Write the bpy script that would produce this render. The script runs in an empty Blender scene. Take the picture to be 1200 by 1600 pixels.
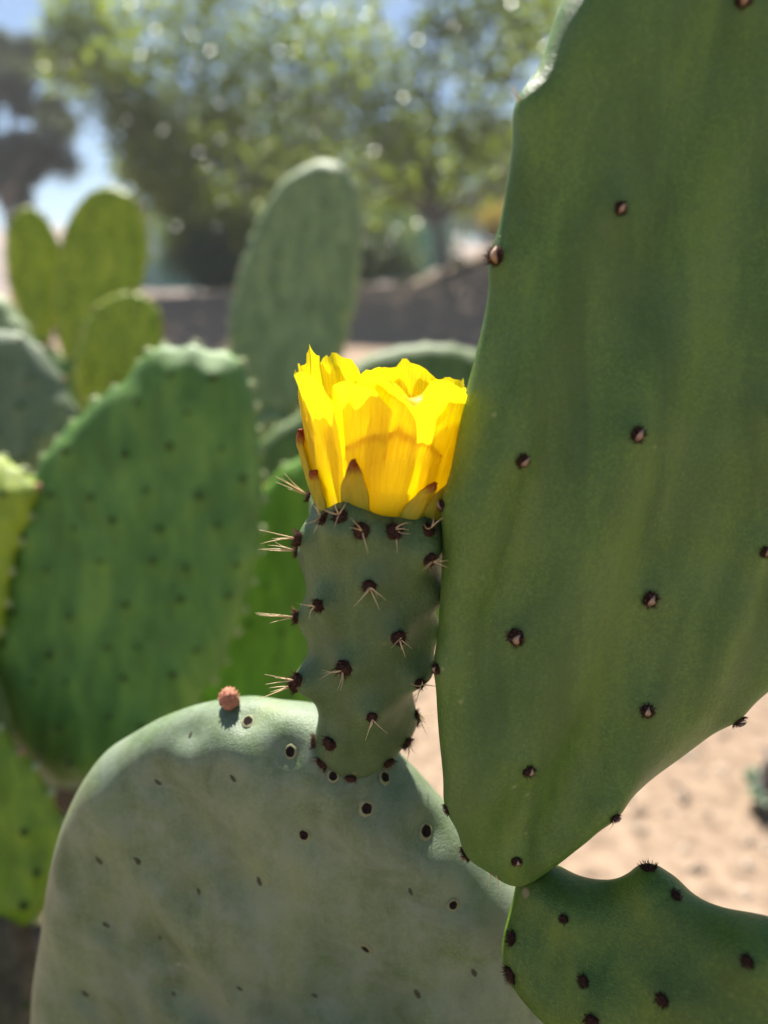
import bpy, bmesh, math, random
import numpy as np
from mathutils import Vector, Matrix, noise
from mathutils.bvhtree import BVHTree

R = math.radians
random.seed(7)
sc = bpy.context.scene
COL = sc.collection

# ---------------------------------------------------------------- camera, sky, sun, exposure
CAM_Z, PITCH, FPX = 0.95, R(17.0), 24 / 36 * 1600
cam_d = bpy.data.cameras.new('camera')
cam = bpy.data.objects.new('camera', cam_d); COL.objects.link(cam)
cam.location = (0, 0, CAM_Z)
cam.rotation_euler = (R(90) - PITCH, 0, 0)
cam_d.sensor_fit = 'AUTO'; cam_d.sensor_width = 36; cam_d.lens = 24
cam_d.clip_start = 0.01; cam_d.clip_end = 2000
cam_d.dof.use_dof = True; cam_d.dof.focus_distance = 0.206; cam_d.dof.aperture_fstop = 4.7
cam_d.dof.aperture_blades = 0
sc.camera = cam

SUN_EL, SUN_AZ = R(58), R(-9)          # azimuth clockwise from +Y
world = bpy.data.worlds.new('World'); sc.world = world; world.use_nodes = True
wn = world.node_tree; bg = wn.nodes['Background']
sky = wn.nodes.new('ShaderNodeTexSky'); sky.sky_type = 'NISHITA'; sky.sun_disc = False
sky.sun_elevation = SUN_EL; sky.sun_rotation = SUN_AZ
sky.air_density = 1.0; sky.dust_density = 0.1; sky.ozone_density = 2.5
wn.links.new(sky.outputs[0], bg.inputs[0]); bg.inputs[1].default_value = 0.05
sun_d = bpy.data.lights.new('sun', 'SUN'); sun_d.energy = 5.0; sun_d.angle = R(0.53); sun_d.color = (1, .955, .87)
sun = bpy.data.objects.new('sun', sun_d); COL.objects.link(sun)
sdir = Vector((math.sin(SUN_AZ) * math.cos(SUN_EL), math.cos(SUN_AZ) * math.cos(SUN_EL), math.sin(SUN_EL)))
sun.location = sdir * 60
sun.rotation_euler = sdir.to_track_quat('Z', 'Y').to_euler()
vs = sc.view_settings
vs.view_transform = 'Standard'; vs.look = 'None'; vs.gamma = 1; vs.use_curve_mapping = False
vs.exposure = 1.32
cy = sc.cycles
cy.max_bounces = 8; cy.diffuse_bounces = 4; cy.glossy_bounces = 3; cy.transmission_bounces = 6
cy.use_denoising = True; cy.caustics_reflective = False; cy.caustics_refractive = False
cy.sample_clamp_indirect = 6

# ---------------------------------------------------------------- geometry of the view (for measuring places)
FW = Vector((0, math.cos(PITCH), -math.sin(PITCH)))
UP = Vector((0, math.sin(PITCH), math.cos(PITCH)))
RT = Vector((1, 0, 0))
C0 = Vector((0, 0, CAM_Z))
def ray(x, y):
    return FW + RT * ((x - 600) / FPX) + UP * ((800 - y) / FPX)
def at(x, y, d):
    return C0 + ray(x, y) * d
def on_plane(x, y, p, n):
    r = ray(x, y); t = (p - C0).dot(n) / r.dot(n)
    return C0 + r * t
def facing(az, el):
    """normal of an upright pad: az 0 looks to -Y, + turns to +X; el lifts it"""
    a, e = R(az), R(el)
    return Vector((math.sin(a) * math.cos(e), -math.cos(a) * math.cos(e), math.sin(e)))

# ---------------------------------------------------------------- materials
def nodes(name):
    m = bpy.data.materials.new(name); m.use_nodes = True
    nt = m.node_tree; p = nt.nodes['Principled BSDF']
    return m, nt, p
def tex_noise(nt, scale, detail=3, rough=.55, vec=None, dist=0):
    n = nt.nodes.new('ShaderNodeTexNoise'); n.inputs['Scale'].default_value = scale
    n.inputs['Detail'].default_value = detail; n.inputs['Roughness'].default_value = rough
    n.inputs['Distortion'].default_value = dist
    if vec is not None: nt.links.new(vec, n.inputs['Vector'])
    return n
def ramp(nt, fac, stops):
    r = nt.nodes.new('ShaderNodeValToRGB'); nt.links.new(fac, r.inputs[0])
    e = r.color_ramp.elements
    while len(e) < len(stops): e.new(.5)
    for k, (p, c) in enumerate(stops):
        e[k].position = p; e[k].color = (*c, 1) if len(c) == 3 else c
    return r
def mixc(nt, fac, a, b, mode='MIX'):
    m = nt.nodes.new('ShaderNodeMix'); m.data_type = 'RGBA'; m.blend_type = mode
    for s, v in ((0, fac), (6, a), (7, b)):
        if isinstance(v, (int, float)): m.inputs[s].default_value = v
        elif isinstance(v, tuple): m.inputs[s].default_value = (*v, 1)
        else: nt.links.new(v, m.inputs[s])
    return m.outputs[2]
def bump(nt, p, h, strength, dist, prev=None):
    b = nt.nodes.new('ShaderNodeBump'); b.inputs['Strength'].default_value = strength; b.inputs['Distance'].default_value = dist
    nt.links.new(h, b.inputs['Height'])
    if prev is not None: nt.links.new(prev, b.inputs['Normal'])
    nt.links.new(b.outputs[0], p.inputs['Normal'])
    return b.outputs[0]
def objco(nt):
    t = nt.nodes.new('ShaderNodeTexCoord'); return t.outputs['Object']

def pad_material(name, a, b, spot, rough=.42, sss=.12, grain=1.0, mott=28, bloom=None, bloom_amt=.5, spot_amt=1):
    m, nt, p = nodes(name); co = objco(nt)
    n1 = tex_noise(nt, mott, 4, .6, co, .6)
    c = ramp(nt, n1.outputs[0], [(.3, a), (.7, b)]).outputs[0]
    n2 = tex_noise(nt, 900, 3, .7, co)                    # fine cuticle speckle: pores pale, skin between darker
    c = mixc(nt, ramp(nt, n2.outputs[0], [(.40, (.42, .42, .42)), (.56, (0, 0, 0))]).outputs[0], c, tuple(q * .62 for q in a), 'MIX')
    c = mixc(nt, ramp(nt, n2.outputs[0], [(.55, (0, 0, 0)), (.72, (.5, .5, .5))]).outputs[0], c, tuple(min(1, q * 1.45) for q in b), 'MIX')
    st = nt.nodes.new('ShaderNodeMapping'); st.inputs['Scale'].default_value = (1, 1, .22); st.inputs['Rotation'].default_value = (0, .28, 0); nt.links.new(co, st.inputs[0])
    n5 = tex_noise(nt, 62, 4, .6, st.outputs[0], .5)     # lengthwise streaks painting shaded folds and lighter ridges into the colour
    c = mixc(nt, ramp(nt, n5.outputs[0], [(.34, (.7, .7, .7)), (.54, (0, 0, 0))]).outputs[0], c, tuple(q * .62 for q in a))
    c = mixc(nt, ramp(nt, n5.outputs[0], [(.52, (0, 0, 0)), (.70, (.6, .6, .6))]).outputs[0], c, (b[0] * 1.4, b[1] * 1.22, b[2] * 1.1))
    v2 = nt.nodes.new('ShaderNodeTexVoronoi'); v2.inputs['Scale'].default_value = 46; v2.inputs['Randomness'].default_value = 1; nt.links.new(co, v2.inputs['Vector'])
    n6 = tex_noise(nt, 33, 1, .5, co)                     # a few corky scars
    sc1 = ramp(nt, v2.outputs['Distance'], [(.05, (1, 1, 1)), (.085, (0, 0, 0))]).outputs[0]
    sc2 = ramp(nt, n6.outputs[0], [(.58, (0, 0, 0)), (.62, (.85, .85, .85))]).outputs[0]
    c = mixc(nt, mixc(nt, 1.0, sc1, sc2, 'MULTIPLY'), c, (.30, .24, .13))
    if bloom:                                             # waxy bloom rubbed away in patches
        n4 = tex_noise(nt, 55, 6, .7, co, .4)
        f = ramp(nt, n4.outputs[0], [(.36, (0, 0, 0)), (.64, (bloom_amt,) * 3)]).outputs[0]
        c = mixc(nt, f, c, bloom)
    v = nt.nodes.new('ShaderNodeTexVoronoi'); v.inputs['Scale'].default_value = 130; nt.links.new(co, v.inputs['Vector'])
    n3 = tex_noise(nt, 21, 2, .5, co)
    s1 = ramp(nt, v.outputs['Distance'], [(.05, (1, 1, 1)), (.13, (0, 0, 0))]).outputs[0]
    s2 = ramp(nt, n3.outputs[0], [(.56, (0, 0, 0)), (.66, (.8 * spot_amt,) * 3)]).outputs[0]
    c = mixc(nt, mixc(nt, 1.0, s1, s2, 'MULTIPLY'), c, spot)
    nt.links.new(c, p.inputs['Base Color'])
    p.inputs['Roughness'].default_value = rough
    p.inputs['Specular IOR Level'].default_value = .42
    if sss:
        p.inputs['Subsurface Weight'].default_value = sss
        p.inputs['Subsurface Radius'].default_value = (.5, 1.0, .2); p.inputs['Subsurface Scale'].default_value = .008
    g1 = tex_noise(nt, 1700, 2, .6, co); g2 = tex_noise(nt, 110, 4, .6, co)
    pr = bump(nt, p, g2.outputs[0], .35 * grain, .002)
    bump(nt, p, g1.outputs[0], .8 * grain, .0005, pr)
    return m
def plain_mat(name, a, b, scale=300, rough=.8, bstr=.5, bdist=.001, spec=.3):
    m, nt, p = nodes(name); co = objco(nt)
    n = tex_noise(nt, scale, 4, .65, co)
    nt.links.new(ramp(nt, n.outputs[0], [(.32, a), (.68, b)]).outputs[0], p.inputs['Base Color'])
    p.inputs['Roughness'].default_value = rough; p.inputs['Specular IOR Level'].default_value = spec
    if bstr: bump(nt, p, n.outputs[0], bstr, bdist)
    return m

M = {}
M['pad_old'] = pad_material('grey_green_waxy_pad_skin', (.128, .19, .082), (.172, .235, .115), (.34, .38, .22), .5, .08, .6, 30, (.225, .27, .195), .75)
M['pad_young'] = pad_material('green_pad_skin', (.084, .168, .022), (.122, .212, .034), (.34, .38, .17), .42, .3, .8, 20, (.105, .175, .065), .3, .6)
M['pad_side'] = pad_material('deep_green_pad_skin', (.078, .15, .016), (.115, .19, .026), (.2, .26, .08), .45, .22, .8, 26)
M['pad_mid'] = pad_material('mid_green_pad_skin', (.105, .235, .036), (.15, .29, .052), (.2, .3, .08), .42, .0, 1, 22)
M['pad_mid_b'] = pad_material('bright_green_pad_skin', (.13, .28, .015), (.17, .32, .03), (.2, .3, .08), .42, .0, 1, 22)
M['pad_grey'] = pad_material('pale_blue_green_pad_skin', (.22, .305, .125), (.27, .355, .16), (.3, .35, .2), .5, .0, 1, 22)
M['pad_dull'] = pad_material('dull_grey_pad_skin', (.15, .205, .105), (.19, .24, .135), (.3, .3, .15), .5, .0, 1, 22)
M['pad_lime'] = pad_material('lime_young_pad_skin', (.27, .38, .016), (.36, .45, .036), (.3, .3, .08), .42, .0, 1, 40)
M['pad_lime_dark'] = pad_material('deep_lime_pad_skin', (.18, .29, .014), (.24, .35, .03), (.3, .3, .08), .42, .0, 1, 40)
M['pad_olive'] = pad_material('olive_pad_skin', (.10, .17, .035), (.14, .21, .055), (.25, .3, .1), .45, .0, 1, 30)
M['fruit'] = pad_material('fruit_skin', (.066, .128, .036), (.095, .16, .05), (.25, .28, .12), .5, .10, .8, 60, (.115, .168, .09), .4, .4)
M['woody'] = plain_mat('old_brown_stem_bark', (.05, .04, .03), (.16, .12, .08), 60, .9, .8, .004)
M['felt'] = plain_mat('areole_brown_felt', (.022, .011, .008), (.085, .042, .03), 1500, .95, .8, .0006, .1)
M['bud'] = plain_mat('bud_scale', (.32, .12, .07), (.5, .23, .15), 900, .8, .5, .0005, .2)
M['felt_red'] = plain_mat('areole_reddish_felt', (.16, .05, .03), (.36, .15, .09), 1300, .9, .8, .0006, .1)
M['felt_pale'] = plain_mat('pinkish_tan_felt', (.32, .17, .10), (.5, .32, .2), 900, .9, .6, .0008, .1)
M['cork'] = plain_mat('areole_corky_rim', (.22, .22, .11), (.32, .31, .17), 900, .85, .5, .0004)
M['felt_mid'] = plain_mat('areole_olive_felt', (.05, .095, .024), (.085, .11, .035), 900, .95, .5, .0008, .1)
M['dimple'] = plain_mat('areole_dent_shade_tone', (.05, .052, .03), (.10, .10, .062), 700, .95, .5, .0006, .1)  # dark tone on the areole marks paints in the shade of the dents
M['bead'] = plain_mat('sunlit_tone_rim_bump', (.30, .36, .17), (.42, .44, .25), 900, .8, .5, .0008, .2)  # pale colour painted on so the rim bumps look sunlit
M['pit'] = plain_mat('areole_dark_hollow', (.008, .006, .006), (.035, .024, .02), 1500, .95, .6, .0005, .1)
M['scale'] = plain_mat('dry_tan_scale_leaf', (.30, .19, .13), (.52, .37, .28), 900, .7, .6, .0003)
M['spine'] = plain_mat('straw_spine', (.55, .36, .16), (.78, .62, .38), 400, .45, .2, .0002, .5)

def petal_material(name, col, tr, tip=None, green=None):
    m, nt, p = nodes(name)
    uv = nt.nodes.new('ShaderNodeUVMap'); sep = nt.nodes.new('ShaderNodeSeparateXYZ'); nt.links.new(uv.outputs[0], sep.inputs[0])
    # fine lengthwise veins
    mp = nt.nodes.new('ShaderNodeMapping'); mp.inputs['Scale'].default_value = (55, 3.0, 1); nt.links.new(uv.outputs[0], mp.inputs[0])
    vn = tex_noise(nt, 1.0, 3, .6, mp.outputs[0])
    c = mixc(nt, ramp(nt, vn.outputs[0], [(.38, (0, 0, 0)), (.66, (.75, .75, .75))]).outputs[0], col, (col[0] * .82, col[1] * .66, col[2]))
    if green:
        c = mixc(nt, ramp(nt, sep.outputs[1], [(.05, (.9, .9, .9)), (.75, (.1, .1, .1))]).outputs[0], c, green)
    if tip:
        n0 = tex_noise(nt, 9, 2, .5, uv.outputs[0])
        ad = nt.nodes.new('ShaderNodeMath'); ad.operation = 'MULTIPLY_ADD'; ad.inputs[1].default_value = .16
        nt.links.new(n0.outputs[0], ad.inputs[0]); nt.links.new(sep.outputs[1], ad.inputs[2])
        c = mixc(nt, ramp(nt, ad.outputs[0], [(.86 if green[0] < .5 else .99, (0, 0, 0)), (1.06 if green[0] < .5 else 1.12, (.95, .95, .95))]).outputs[0], c, tip)
    nt.links.new(c, p.inputs['Base Color']); p.inputs['Roughness'].default_value = .42; p.inputs['Specular IOR Level'].default_value = .45
    t = nt.nodes.new('ShaderNodeBsdfTranslucent'); nt.links.new(c, t.inputs[0])
    mx = nt.nodes.new('ShaderNodeMixShader'); mx.inputs[0].default_value = tr
    nt.links.new(p.outputs[0], mx.inputs[1]); nt.links.new(t.outputs[0], mx.inputs[2])
    nt.links.new(mx.outputs[0], nt.nodes['Material Output'].inputs[0])
    b = bump(nt, p, vn.outputs[0], .35, .0006); nt.links.new(b, t.inputs['Normal'])
    return m
YEL = (.96, .85, .008)
M['petal'] = petal_material('yellow_petal', YEL, .62)
M['petal_mid'] = petal_material('yellow_petal_with_red_point', YEL, .66, None, (.93, .82, .01))
M['petal_point'] = petal_material('yellow_petal_brownish_edge', YEL, .66, (.62, .26, .01), (.93, .82, .01))
M['sepal'] = petal_material('greenish_yellow_sepal_red_tip', (.84, .66, .01), .42, (.40, .055, .015), (.40, .46, .05))
M['stamen'] = plain_mat('yellow_stamen', (.85, .6, .05), (.9, .7, .1), 300, .6, 0)
M['stigma'] = plain_mat('pale_green_stigma', (.4, .5, .2), (.5, .6, .25), 300, .6, 0)

def leaf_material(name, a, b, tr=.45, rough=.35, seed_scale=.6):
    m, nt, p = nodes(name)
    co = objco(nt); n = tex_noise(nt, seed_scale, 3, .6, co)
    n2 = tex_noise(nt, 14, 1, .5, co)
    f = mixc(nt, .5, n.outputs[0], n2.outputs[0])
    c = ramp(nt, f, [(.36, a), (.64, b)]).outputs[0]
    nt.links.new(c, p.inputs['Base Color']); p.inputs['Roughness'].default_value = rough; p.inputs['Specular IOR Level'].default_value = .9
    t = nt.nodes.new('ShaderNodeBsdfTranslucent')
    c2 = mixc(nt, 1.0, c, (2.3, 2.2, .6), 'MULTIPLY'); nt.links.new(c2, t.inputs[0])
    mx = nt.nodes.new('ShaderNodeMixShader'); mx.inputs[0].default_value = tr
    nt.links.new(p.outputs[0], mx.inputs[1]); nt.links.new(t.outputs[0], mx.inputs[2])
    nt.links.new(mx.outputs[0], nt.nodes['Material Output'].inputs[0])
    return m
M['leaf'] = leaf_material('broad_green_leaf', (.075, .115, .028), (.17, .21, .04), .6, .28)
M['leaf_dark'] = leaf_material('dark_needle_leaf', (.028, .045, .024), (.05, .07, .034), .3, .45)
M['leaf_back'] = leaf_material('dull_tree_leaf', (.04, .065, .03), (.075, .10, .04), .35)
M['leaf_shrub'] = leaf_material('shrub_leaf', (.045, .08, .04), (.08, .12, .05), .35)
M['leaf_yellow'] = leaf_material('yellowish_shrub_leaf', (.20, .18, .03), (.34, .24, .05), .35)
M['leaf_blue'] = leaf_material('blue_green_leaf', (.12, .2, .14), (.2, .28, .2), .25)
M['bark'] = plain_mat('grey_bark', (.11, .095, .085), (.24, .21, .2), 9, .9, .8, .02)
M['teal'] = plain_mat('turquoise_painted_sheet', (.16, .40, .37), (.24, .50, .46), 3, .5, .1, .002)
M['rail'] = plain_mat('pale_painted_rail', (.5, .58, .56), (.62, .68, .66), 5, .5, .1, .002)
M['stone'] = plain_mat('pale_stone', (.24, .17, .12), (.52, .42, .32), 14, .85, .5, .004)

def ground_material():
    m, nt, p = nodes('sandy_soil'); co = objco(nt)
    n1 = tex_noise(nt, 1.3, 6, .6, co); n2 = tex_noise(nt, 26, 5, .65, co); n3 = tex_noise(nt, 140, 4, .6, co)
    c = ramp(nt, n1.outputs[0], [(.3, (.29, .205, .142)), (.7, (.375, .278, .198))]).outputs[0]
    c = mixc(nt, ramp(nt, n2.outputs[0], [(.34, (1, 1, 1)), (.58, (0, 0, 0))]).outputs[0], c, (.175, .122, .085))
    c = mixc(nt, ramp(nt, n3.outputs[0], [(.55, (0, 0, 0)), (.72, (.5, .5, .5))]).outputs[0], c, (.44, .335, .245))
    nt.links.new(c, p.inputs['Base Color']); p.inputs['Roughness'].default_value = .95; p.inputs['Specular IOR Level'].default_value = .15
    pr = bump(nt, p, n2.outputs[0], .5, .02); bump(nt, p, n3.outputs[0], .5, .005, pr)
    return m
M['soil'] = ground_material()
M['hill'] = plain_mat('dry_hill', (.26, .20, .16), (.36, .27, .21), .12, .95, .3, .3)

# ---------------------------------------------------------------- object helpers
def link(o, parent=None):
    COL.objects.link(o)
    if parent is not None:
        o.parent = parent
        w = parent
        off = Vector(w.location)
        g = w.parent
        o.matrix_parent_inverse = Matrix.Translation(-off) if w.type == 'EMPTY' else Matrix.Identity(4)
    return o
def mesh_obj(name, verts, faces, mat, parent=None, smooth=True):
    me = bpy.data.meshes.new(name); me.from_pydata([tuple(v) for v in verts], [], faces); me.update()
    if smooth: me.polygons.foreach_set('use_smooth', [True] * len(me.polygons))
    if mat is not None: me.materials.append(mat)
    return link(bpy.data.objects.new(name, me), parent)
def inst(name, me, mtx, parent):
    o = bpy.data.objects.new(name, me); link(o, parent); o.matrix_basis = mtx
    return o
def tag(o, label, cat, group=None, kind=None):
    if kind: o['kind'] = kind
    if label: o['label'] = label
    if cat: o['category'] = cat
    if group: o['group'] = group
    return o
def thing(name, label, cat, loc, group=None):
    o = bpy.data.objects.new(name, None); COL.objects.link(o); o.location = loc; o.empty_display_size = .05
    return tag(o, label, cat, group)
def frame(n, up=Vector((0, 0, 1)), twist=0):
    z = Vector(n).normalized(); x = up.cross(z)
    if x.length < 1e-4: x = Vector((1, 0, 0)).cross(z)
    x.normalize(); y = z.cross(x)
    m = Matrix((x, y, z)).transposed().to_4x4()
    return m @ Matrix.Rotation(twist, 4, 'Z')
class MB:
    """collects several shapes into one mesh"""
    def __init__(s): s.v, s.f, s.m = [], [], []
    def add(s, v, f, mi=0):
        b = len(s.v); s.v += [tuple(q) for q in v]; s.f += [tuple(b + i for i in q) for q in f]; s.m += [mi] * len(f)
    def tube(s, pts, rads, n=6, mi=0):
        v = []; f = []
        for k, p in enumerate(pts):
            p = Vector(p); d = Vector(pts[min(k + 1, len(pts) - 1)]) - Vector(pts[max(k - 1, 0)])
            fr = frame(d).to_3x3()
            for j in range(n):
                a = 2 * math.pi * j / n; v.append(p + fr @ Vector((math.cos(a), math.sin(a), 0)) * rads[k])
        for k in range(len(pts) - 1):
            for j in range(n):
                f.append((k * n + j, k * n + (j + 1) % n, (k + 1) * n + (j + 1) % n, (k + 1) * n + j))
        f.append(tuple(reversed(range(n)))); f.append(tuple((len(pts) - 1) * n + j for j in range(n)))
        s.add(v, f, mi)
    def mesh(s, name, mats, smooth=True):
        me = bpy.data.meshes.new(name); me.from_pydata(s.v, [], s.f)
        for m in mats: me.materials.append(m)
        me.polygons.foreach_set('material_index', s.m)
        if smooth: me.polygons.foreach_set('use_smooth', [True] * len(me.polygons))
        me.update(); return me
    def build(s, name, mats, parent=None, smooth=True):
        return link(bpy.data.objects.new(name, s.mesh(name, mats, smooth)), parent)

# ---------------------------------------------------------------- ground, bank, hill
def bank(x, y):
    t = min(max((y - 16.0 - .12 * x) / 5.5, 0), 1); t = t * t * (3 - 2 * t)
    h = t * (1.45 + .05 * max(min(x, 9), -6) + .42 * max(0, min(x, 5) - 1.2))
    if y > 21: h += (y - 21) * .012
    return h + .05 * noise.noise(Vector((x * .5, y * .5, 0))) * min(1, max(0, y - 2) / 5)
xs = sorted(set([round(v, 3) for v in np.concatenate([np.linspace(-6, 8, 71), np.linspace(-40, 40, 41), np.array([-400, -220, -120, -70, 70, 120, 220, 400.])])]))
ys = [-60, -20, -8] + list(np.linspace(-4, 6, 51)) + list(np.linspace(6.3, 32, 82)) + [35, 40, 50, 70, 110, 180, 300, 600]
gv = [(x, y, bank(x, y)) for y in ys for x in xs]; nx = len(xs)
gf = [(j * nx + i, j * nx + i + 1, (j + 1) * nx + i + 1, (j + 1) * nx + i) for j in range(len(ys) - 1) for i in range(nx - 1)]
tag(mesh_obj('ground', gv, gf, M['soil']), None, None, kind='structure')

hv = []; hf = []; HN = 60
for j in range(9):
    for i in range(HN + 1):
        x = -170 + 300 * i / HN; y = 120 + j * 12
        env = math.sin(math.pi * i / HN) ** .6 * math.sin(math.pi * j / 8)
        hv.append((x, y, env * (19 + 8 * noise.noise(Vector((x * .02, y * .02, 3)))) - .5))
for j in range(8):
    for i in range(HN): hf.append((j * (HN + 1) + i, j * (HN + 1) + i + 1, (j + 1) * (HN + 1) + i + 1, (j + 1) * (HN + 1) + i))
tag(mesh_obj('hill', hv, hf, M['hill']), None, None, kind='structure')

# loose gravel on the soil, uncountable
def gravel():
    rng = random.Random(3); mb = MB()
    for k in range(2600):
        d = .35 + 5.5 * rng.random() ** 1.8; a = rng.uniform(-.85, .85)
        x, y = d * math.sin(a), d * math.cos(a); s = rng.uniform(.004, .014) * (1 + (rng.random() < .07) * 1.5)
        vv = []
        for q in range(6):
            u = [(1, 0, 0), (-1, 0, 0), (0, 1, 0), (0, -1, 0), (0, 0, 1), (0, 0, -1)][q]
            vv.append(Vector(u) * s * rng.uniform(.7, 1.25))
        rot = Matrix.Rotation(rng.random() * 6.28, 3, 'Z')
        vv = [rot @ Vector((v.x * 1.3, v.y, v.z * .7)) + Vector((x, y, bank(x, y) + s * .25)) for v in vv]
        mb.add(vv, [(0, 2, 4), (2, 1, 4), (1, 3, 4), (3, 0, 4), (2, 0, 5), (1, 2, 5), (3, 1, 5), (0, 3, 5)])
    return mb.build('gravel', [M['stone']], None, False)
tag(gravel(), 'loose pale gravel scattered over the sandy ground', 'gravel', kind='stuff')

# ---------------------------------------------------------------- trees and shrubs
def leaf_arrays(clumps, per, size, rng, flat=.6, elong=1.8):
    V = []; F = []
    for (c, r, dens) in clumps:
        n = int(per * dens)
        for k in range(n):
            while True:
                q = Vector((rng.uniform(-1, 1), rng.uniform(-1, 1), rng.uniform(-1, 1)))
                if .05 < q.length < 1: break
            q = q * rng.uniform(.75, 1.45)
            p = c + Vector((q.x * r, q.y * r, q.z * r * flat))
            n3 = Vector((rng.gauss(0, .55), rng.gauss(0, .55), 1)).normalized() if rng.random() < .75 else Vector((rng.gauss(0, 1), rng.gauss(0, 1), rng.gauss(0, 1))).normalized()
            fr = frame(n3, twist=rng.random() * 6.28).to_3x3()
            s = size * rng.uniform(.6, 1.25); w = s / elong
            b = len(V)
            V += [p + fr @ Vector((0, -s / 2, 0)), p + fr @ Vector((w / 2, 0, s * .10)), p + fr @ Vector((0, s / 2, -s * .05)), p + fr @ Vector((-w / 2, 0, s * .10))]
            F += [(b, b + 1, b + 2), (b, b + 2, b + 3)]
    return V, F
def tree(name, label, cat, base, clumps, trunk_r, fork_h, leafmat, per, lsize, seed, group=None, elong=1.8, flat=.8):
    rng = random.Random(seed)
    t = thing(name, label, cat, base, group)
    V, F = leaf_arrays(clumps, per, lsize, rng, flat, elong)
    me_o = mesh_obj('crown', V, F, leafmat, t, False)
    mb = MB(); base = Vector(base)
    cx = sum((c[0] for c in clumps), Vector()) / len(clumps)
    fork = base + Vector(((cx.x - base.x) * .12, (cx.y - base.y) * .12, fork_h))
    mb.tube([base - Vector((0, 0, .15)), base + Vector((.02, 0, fork_h * .12)), base + (fork - base) * .55 + Vector((rng.uniform(-.1, .1), 0, 0)) * trunk_r * 3, fork], [trunk_r * 1.5, trunk_r * 1.08, trunk_r * .92, trunk_r * .85], 10)
    cs = [c for c, r, dn in clumps]; ends = [max(cs, key=lambda c: (c - fork).length)]
    while len(ends) < min(7, len(cs)): ends.append(max(cs, key=lambda c: min((c - e).length for e in ends)))
    nodes_ = [(fork, trunk_r * .6)]
    for e in ends:
        m1 = fork.lerp(e, .33) + Vector((rng.uniform(-.1, .1), rng.uniform(-.1, .1), rng.uniform(.05, .2))) * (e - fork).length
        m2 = fork.lerp(e, .68) + Vector((rng.uniform(-.1, .1), rng.uniform(-.1, .1), rng.uniform(.0, .16))) * (e - fork).length
        mb.tube([fork - Vector((0, 0, trunk_r)), fork.lerp(m1, .5), m1, m1.lerp(m2, .5), m2, e], [trunk_r * q for q in (.62, .55, .45, .36, .26, .08)], 7)
        nodes_ += [(m1, trunk_r * .4), (m1.lerp(m2, .5), trunk_r * .32), (m2, trunk_r * .24)]
    for c in cs:
        if c in ends: continue
        nd, rr = min(nodes_, key=lambda q: (q[0] - c).length); rr = min(rr, trunk_r * .22)
        mid = nd.lerp(c, .5) + Vector((rng.uniform(-.2, .2), rng.uniform(-.2, .2), rng.uniform(-.05, .25))) * (c - nd).length
        mb.tube([nd, mid, c], [rr, rr * .6, rr * .15], 5)
    mb.build('trunk', [M['bark']], t)
    return t

rg = random.Random(21)
# big broad-leaved tree on the bank: boughs as clumps of leaves
cl = []
def add_cl(x, y, rpx, d, dens=1.0):
    p = at(x, y, d); cl.append((p, 1.25 * rpx * d / FPX, dens))
for (x, y, r, d, dn) in [
    (150, 60, 60, 20, .7), (190, 130, 55, 19, .6), (240, 40, 80, 21, .9), (300, 120, 80, 19.5, 1), (360, 40, 80, 20, 1), (400, 150, 80, 20, 1.1),
    (330, 210, 80, 21, 1.1), (260, 270, 55, 20, .8), (420, 250, 80, 21, 1.1), (470, 90, 75, 19, .9), (520, 20, 70, 20, .8), (540, 150, 75, 18.5, .9),
    (500, 230, 80, 20, 1.1), (590, 110, 60, 18.5, .7), (640, 170, 70, 18, .8), (600, 240, 75, 20, 1), (690, 60, 50, 18.5, .6), (740, 20, 55, 18, .6),
    (680, 240, 60, 20, .8), (800, 60, 55, 18.5, .6), (770, 130, 40, 19, .45), (850, 20, 60, 18, .7), (740, 210, 40, 19, .5), (790, 250, 50, 20, .7),
    (560, 300, 60, 22, .9), (450, 330, 70, 22, 1), (350, 300, 70, 22, 1), (300, 350, 60, 22, .8), (640, 300, 45, 22, .7), (720, 290, 45, 21, .6), (210, 200, 40, 20, .4),
    (130, 10, 50, 20, .6), (110, 60, 36, 20, .5), (150, 110, 42, 20, .7), (195, 165, 44, 20, .7), (235, 225, 44, 20, .7), (270, 310, 40, 21, .7), (100, 120, 26, 21, .4), (205, 260, 34, 21, .5)]:
    add_cl(x, y, r, d, dn)
for k in range(14):                                         # the rest of the crown, above and right of the view
    add_cl(rg.uniform(100, 1250), rg.uniform(-420, 0), rg.uniform(60, 100), rg.uniform(17, 22), .55)
for k in range(10):
    add_cl(rg.uniform(850, 1300), rg.uniform(0, 260), rg.uniform(50, 80), rg.uniform(18, 21), .5)
tb = at(693, 425, 21.0); tb.z = bank(tb.x, tb.y)
tree('broadleaf_tree', 'large spreading broad-leaved tree with sunlit green leaves above the dirt bank', 'tree', tb, cl, .17, 1.6, M['leaf'], 600, .25, 5, elong=1.25)

# darker feathery tree at the far left, against the sky
cl2 = []
for k in range(34):
    u = rg.random(); y = 75 + 235 * u; hw = 30 + 62 * min(1, u * 1.5)
    d = rg.uniform(27, 30); x = 28 + rg.uniform(-1, 1) * hw
    cl2.append((at(x, y, d), rg.uniform(20, 34) * d / FPX, rg.uniform(.6, 1.1)))
for k in range(8):
    d = rg.uniform(27, 30); cl2.append((at(rg.uniform(-140, -40), rg.uniform(100, 300), d), 28 * d / FPX, .8))
t2 = at(25, 430, 28.5); t2.z = bank(t2.x, t2.y)
tree('conifer_tree', 'dark feathery conifer standing alone against the blue sky', 'tree', t2, cl2, .22, 3.5, M['leaf_dark'], 1300, .22, 6, elong=2.2)

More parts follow.
